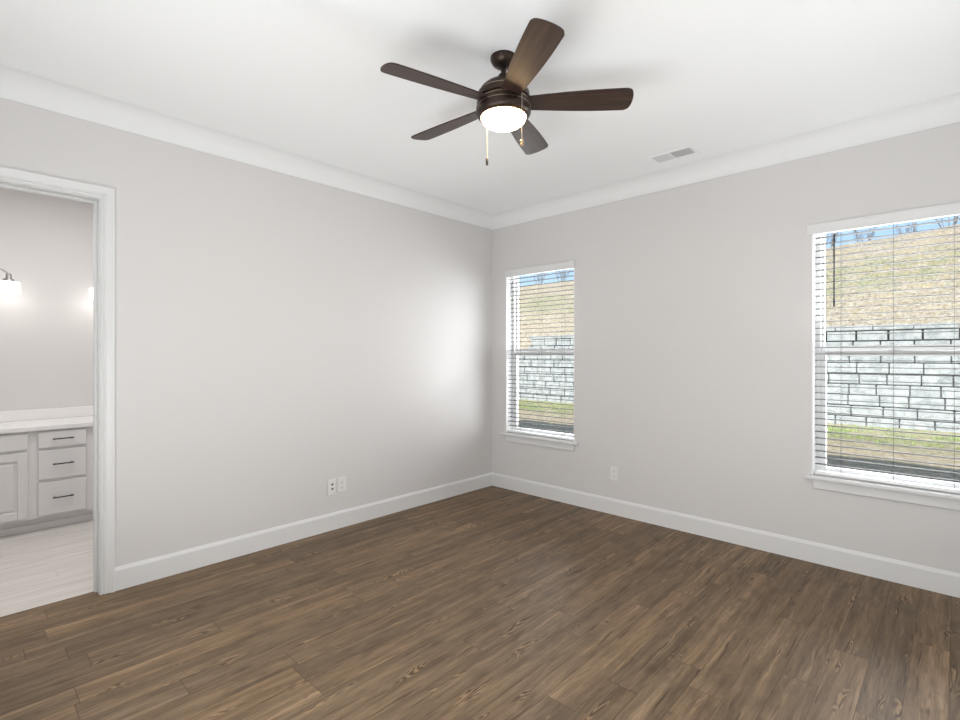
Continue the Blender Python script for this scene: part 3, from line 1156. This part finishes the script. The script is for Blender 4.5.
box(core, X0, X1, WY + 0.11, WY + 0.19, GZ - 0.05, zc_ - 2 * CH)
box(core, STEP_X + 0.8, X1, WY + 0.11, WY + 0.19, zc_ - 2 * CH, zc_ - 0.005)
obj('joint_backing', core, M['joint'], rw)

# grassy hill rising behind the wall
bm = bmesh.new()
HY0, HY1 = WY + 0.21, 32.0
nx, ny = 110, 60


def hz(x, y):
    base = zc_ + 0.02
    d = y - HY0
    crest = 14.1 + 0.25 * math.sin(x * 0.5)
    L = crest - HY0
    top_ = 2.72 + 0.085 * max(-0.3, min(3.2, x - 0.8))
    if d <= 0.25:
        h = 0.0
    elif d < L:
        t = (d - 0.25) / (L - 0.25)
        h = top_ * (t + 0.10 * math.sin(PI * t) * 0.5)
    else:
        h = top_ + 0.02 * (d - L) - 0.01 * (d - L)
    low = 0.43 * max(0.0, min(1.0, (STEP_X + 0.35 - x) / 0.5)) * max(0.0, 1 - d / 1.8)
    return base + h - low


for_x = [-26.0 + 40.0 * i / nx for i in range(nx + 1)]
for_y = [HY0 + (HY1 - HY0) * (j / ny) ** 1.5 for j in range(ny + 1)]
rv = [[bm.verts.new((x, y, hz(x, y) + (random.uniform(-0.035, 0.035) if y > HY0 + 0.3 else 0))) for x in for_x] for y in for_y]
for j in range(ny):
    for i in range(nx):
        bm.faces.new((rv[j][i], rv[j][i + 1], rv[j + 1][i + 1], rv[j + 1][i]))
struct('hillside', bm, M['hill'], 'dry grassy hillside above the block wall', 'hill', smooth=True)


# grass tufts on lawn and hill: nobody could count them
def tuft(bm, x, y, z, h, n):
    for _ in range(n):
        a = random.uniform(0, 2 * PI)
        dx, dy = math.cos(a), math.sin(a)
        l = random.uniform(0.2, 0.7) * h
        w_ = 0.008
        px, py = x + random.uniform(-0.04, 0.04), y + random.uniform(-0.04, 0.04)
        v = [bm.verts.new((px - dy * w_, py + dx * w_, z)), bm.verts.new((px + dy * w_, py - dx * w_, z)),
             bm.verts.new((px + dx * l, py + dy * l, z + h * random.uniform(0.6, 1.0)))]
        bm.faces.new(v)


def grass_mat(name, a, b):
    t = NT(name)
    v, x, y, z = t.coord()
    return t.pbr(t.mix(t.noise(v, 9, 3), a, b), 0.8)


gg = bmesh.new()
for _ in range(2600):
    x = random.uniform(-9, 5)
    y = random.uniform(6.3, 8.35)
    tuft(gg, x, y, GZ - 0.01, random.uniform(0.03, 0.07), 4)
o = obj('grass', gg, grass_mat('green_grass_blades', s2l(138, 168, 78), s2l(192, 206, 130)), None, (-2, 7.3, GZ), 'green grass blades at the foot of the block wall')
o['category'] = 'grass'
o['kind'] = 'stuff'
gg = bmesh.new()
for _ in range(3600):
    if random.random() < 0.5:
        x = random.uniform(-1, 5)
    else:
        x = random.uniform(-13, -4)
    y = random.uniform(9.15, 13.9)
    tuft(gg, x, y, hz(x, y) - 0.03, random.uniform(0.06, 0.13), 4)
o = obj('dry_grass', gg, grass_mat('straw_grass_blades', s2l(206, 188, 148), s2l(232, 220, 186)), None, (-4, 11, 2), 'straw-coloured dry grass on the hillside')
o['category'] = 'grass'
o['kind'] = 'stuff'


# bare shrubs on the crest
def bare_shrub(x, y, h, seed, label):
    rnd = random.Random(seed)
    z = hz(x, y) - 0.05
    bm_ = bmesh.new()
    stems = twigs = bm_
    bmesh.ops.create_icosphere(bm_, subdivisions=2, radius=0.10, matrix=Matrix.Translation((x, y, z - 0.11)))

    def grow(bm, p, d, l, r, lev):
        pts, rad = [p], [r]
        q = p
        for k in range(3):
            d = (d + Vector((rnd.uniform(-.14, .14), rnd.uniform(-.14, .14), rnd.uniform(0, .12)))).normalized()
            q = q + d * l / 3
            pts.append(q)
            rad.append(r * (1 - 0.2 * (k + 1)))
        tube(bm, pts, rad, 4)
        if lev >= 2:
            return
        for k in range(4):
            f = pts[rnd.choice((1, 2, 3))]
            a = rnd.uniform(0, 2 * PI)
            nd = (d * 0.8 + Vector((math.cos(a), math.sin(a), rnd.uniform(0.1, 0.6))) * 0.45).normalized()
            grow(twigs, f, nd, l * rnd.uniform(0.4, 0.6), r * 0.55, lev + 1)
    for k in range(8):
        a = rnd.uniform(0, 2 * PI)
        grow(stems, Vector((x + 0.12 * math.cos(a), y + 0.12 * math.sin(a), z)), Vector((0.35 * math.cos(a), 0.35 * math.sin(a), 1)).normalized(), h * rnd.uniform(0.45, 0.65), 0.011, 0)
    t = obj('bare_shrub', bm_, M['bark'], None, (x, y, z), label)
    t['category'] = 'shrub'
    t['group'] = 'bare shrubs along the crest of the hill'


spots = [(0.55, 14.7, 0.9, 'bare shrub at the left end of the crest in the right-hand window'),
         (1.45, 14.9, 1.0, 'bare shrub on the crest left of the middle cord of the right-hand window'),
         (2.45, 14.9, 0.5, 'low bare shrub on the crest right of the middle cord of the right-hand window'),
         (3.30, 14.5, 0.9, 'bare shrub at the right end of the crest in the right-hand window'),
         (-9.3, 14.9, 1.3, 'bare shrub on the crest at the right side of the window by the corner'),
         (-10.6, 14.9, 1.3, 'bare shrub on the crest in the middle of the window by the corner'),
         (-11.9, 14.9, 1.5, 'bare shrub on the crest at the left side of the window by the corner')]
for i, (x, y, h, lb) in enumerate(spots):
    bare_shrub(x, y, h, 100 + i, lb)
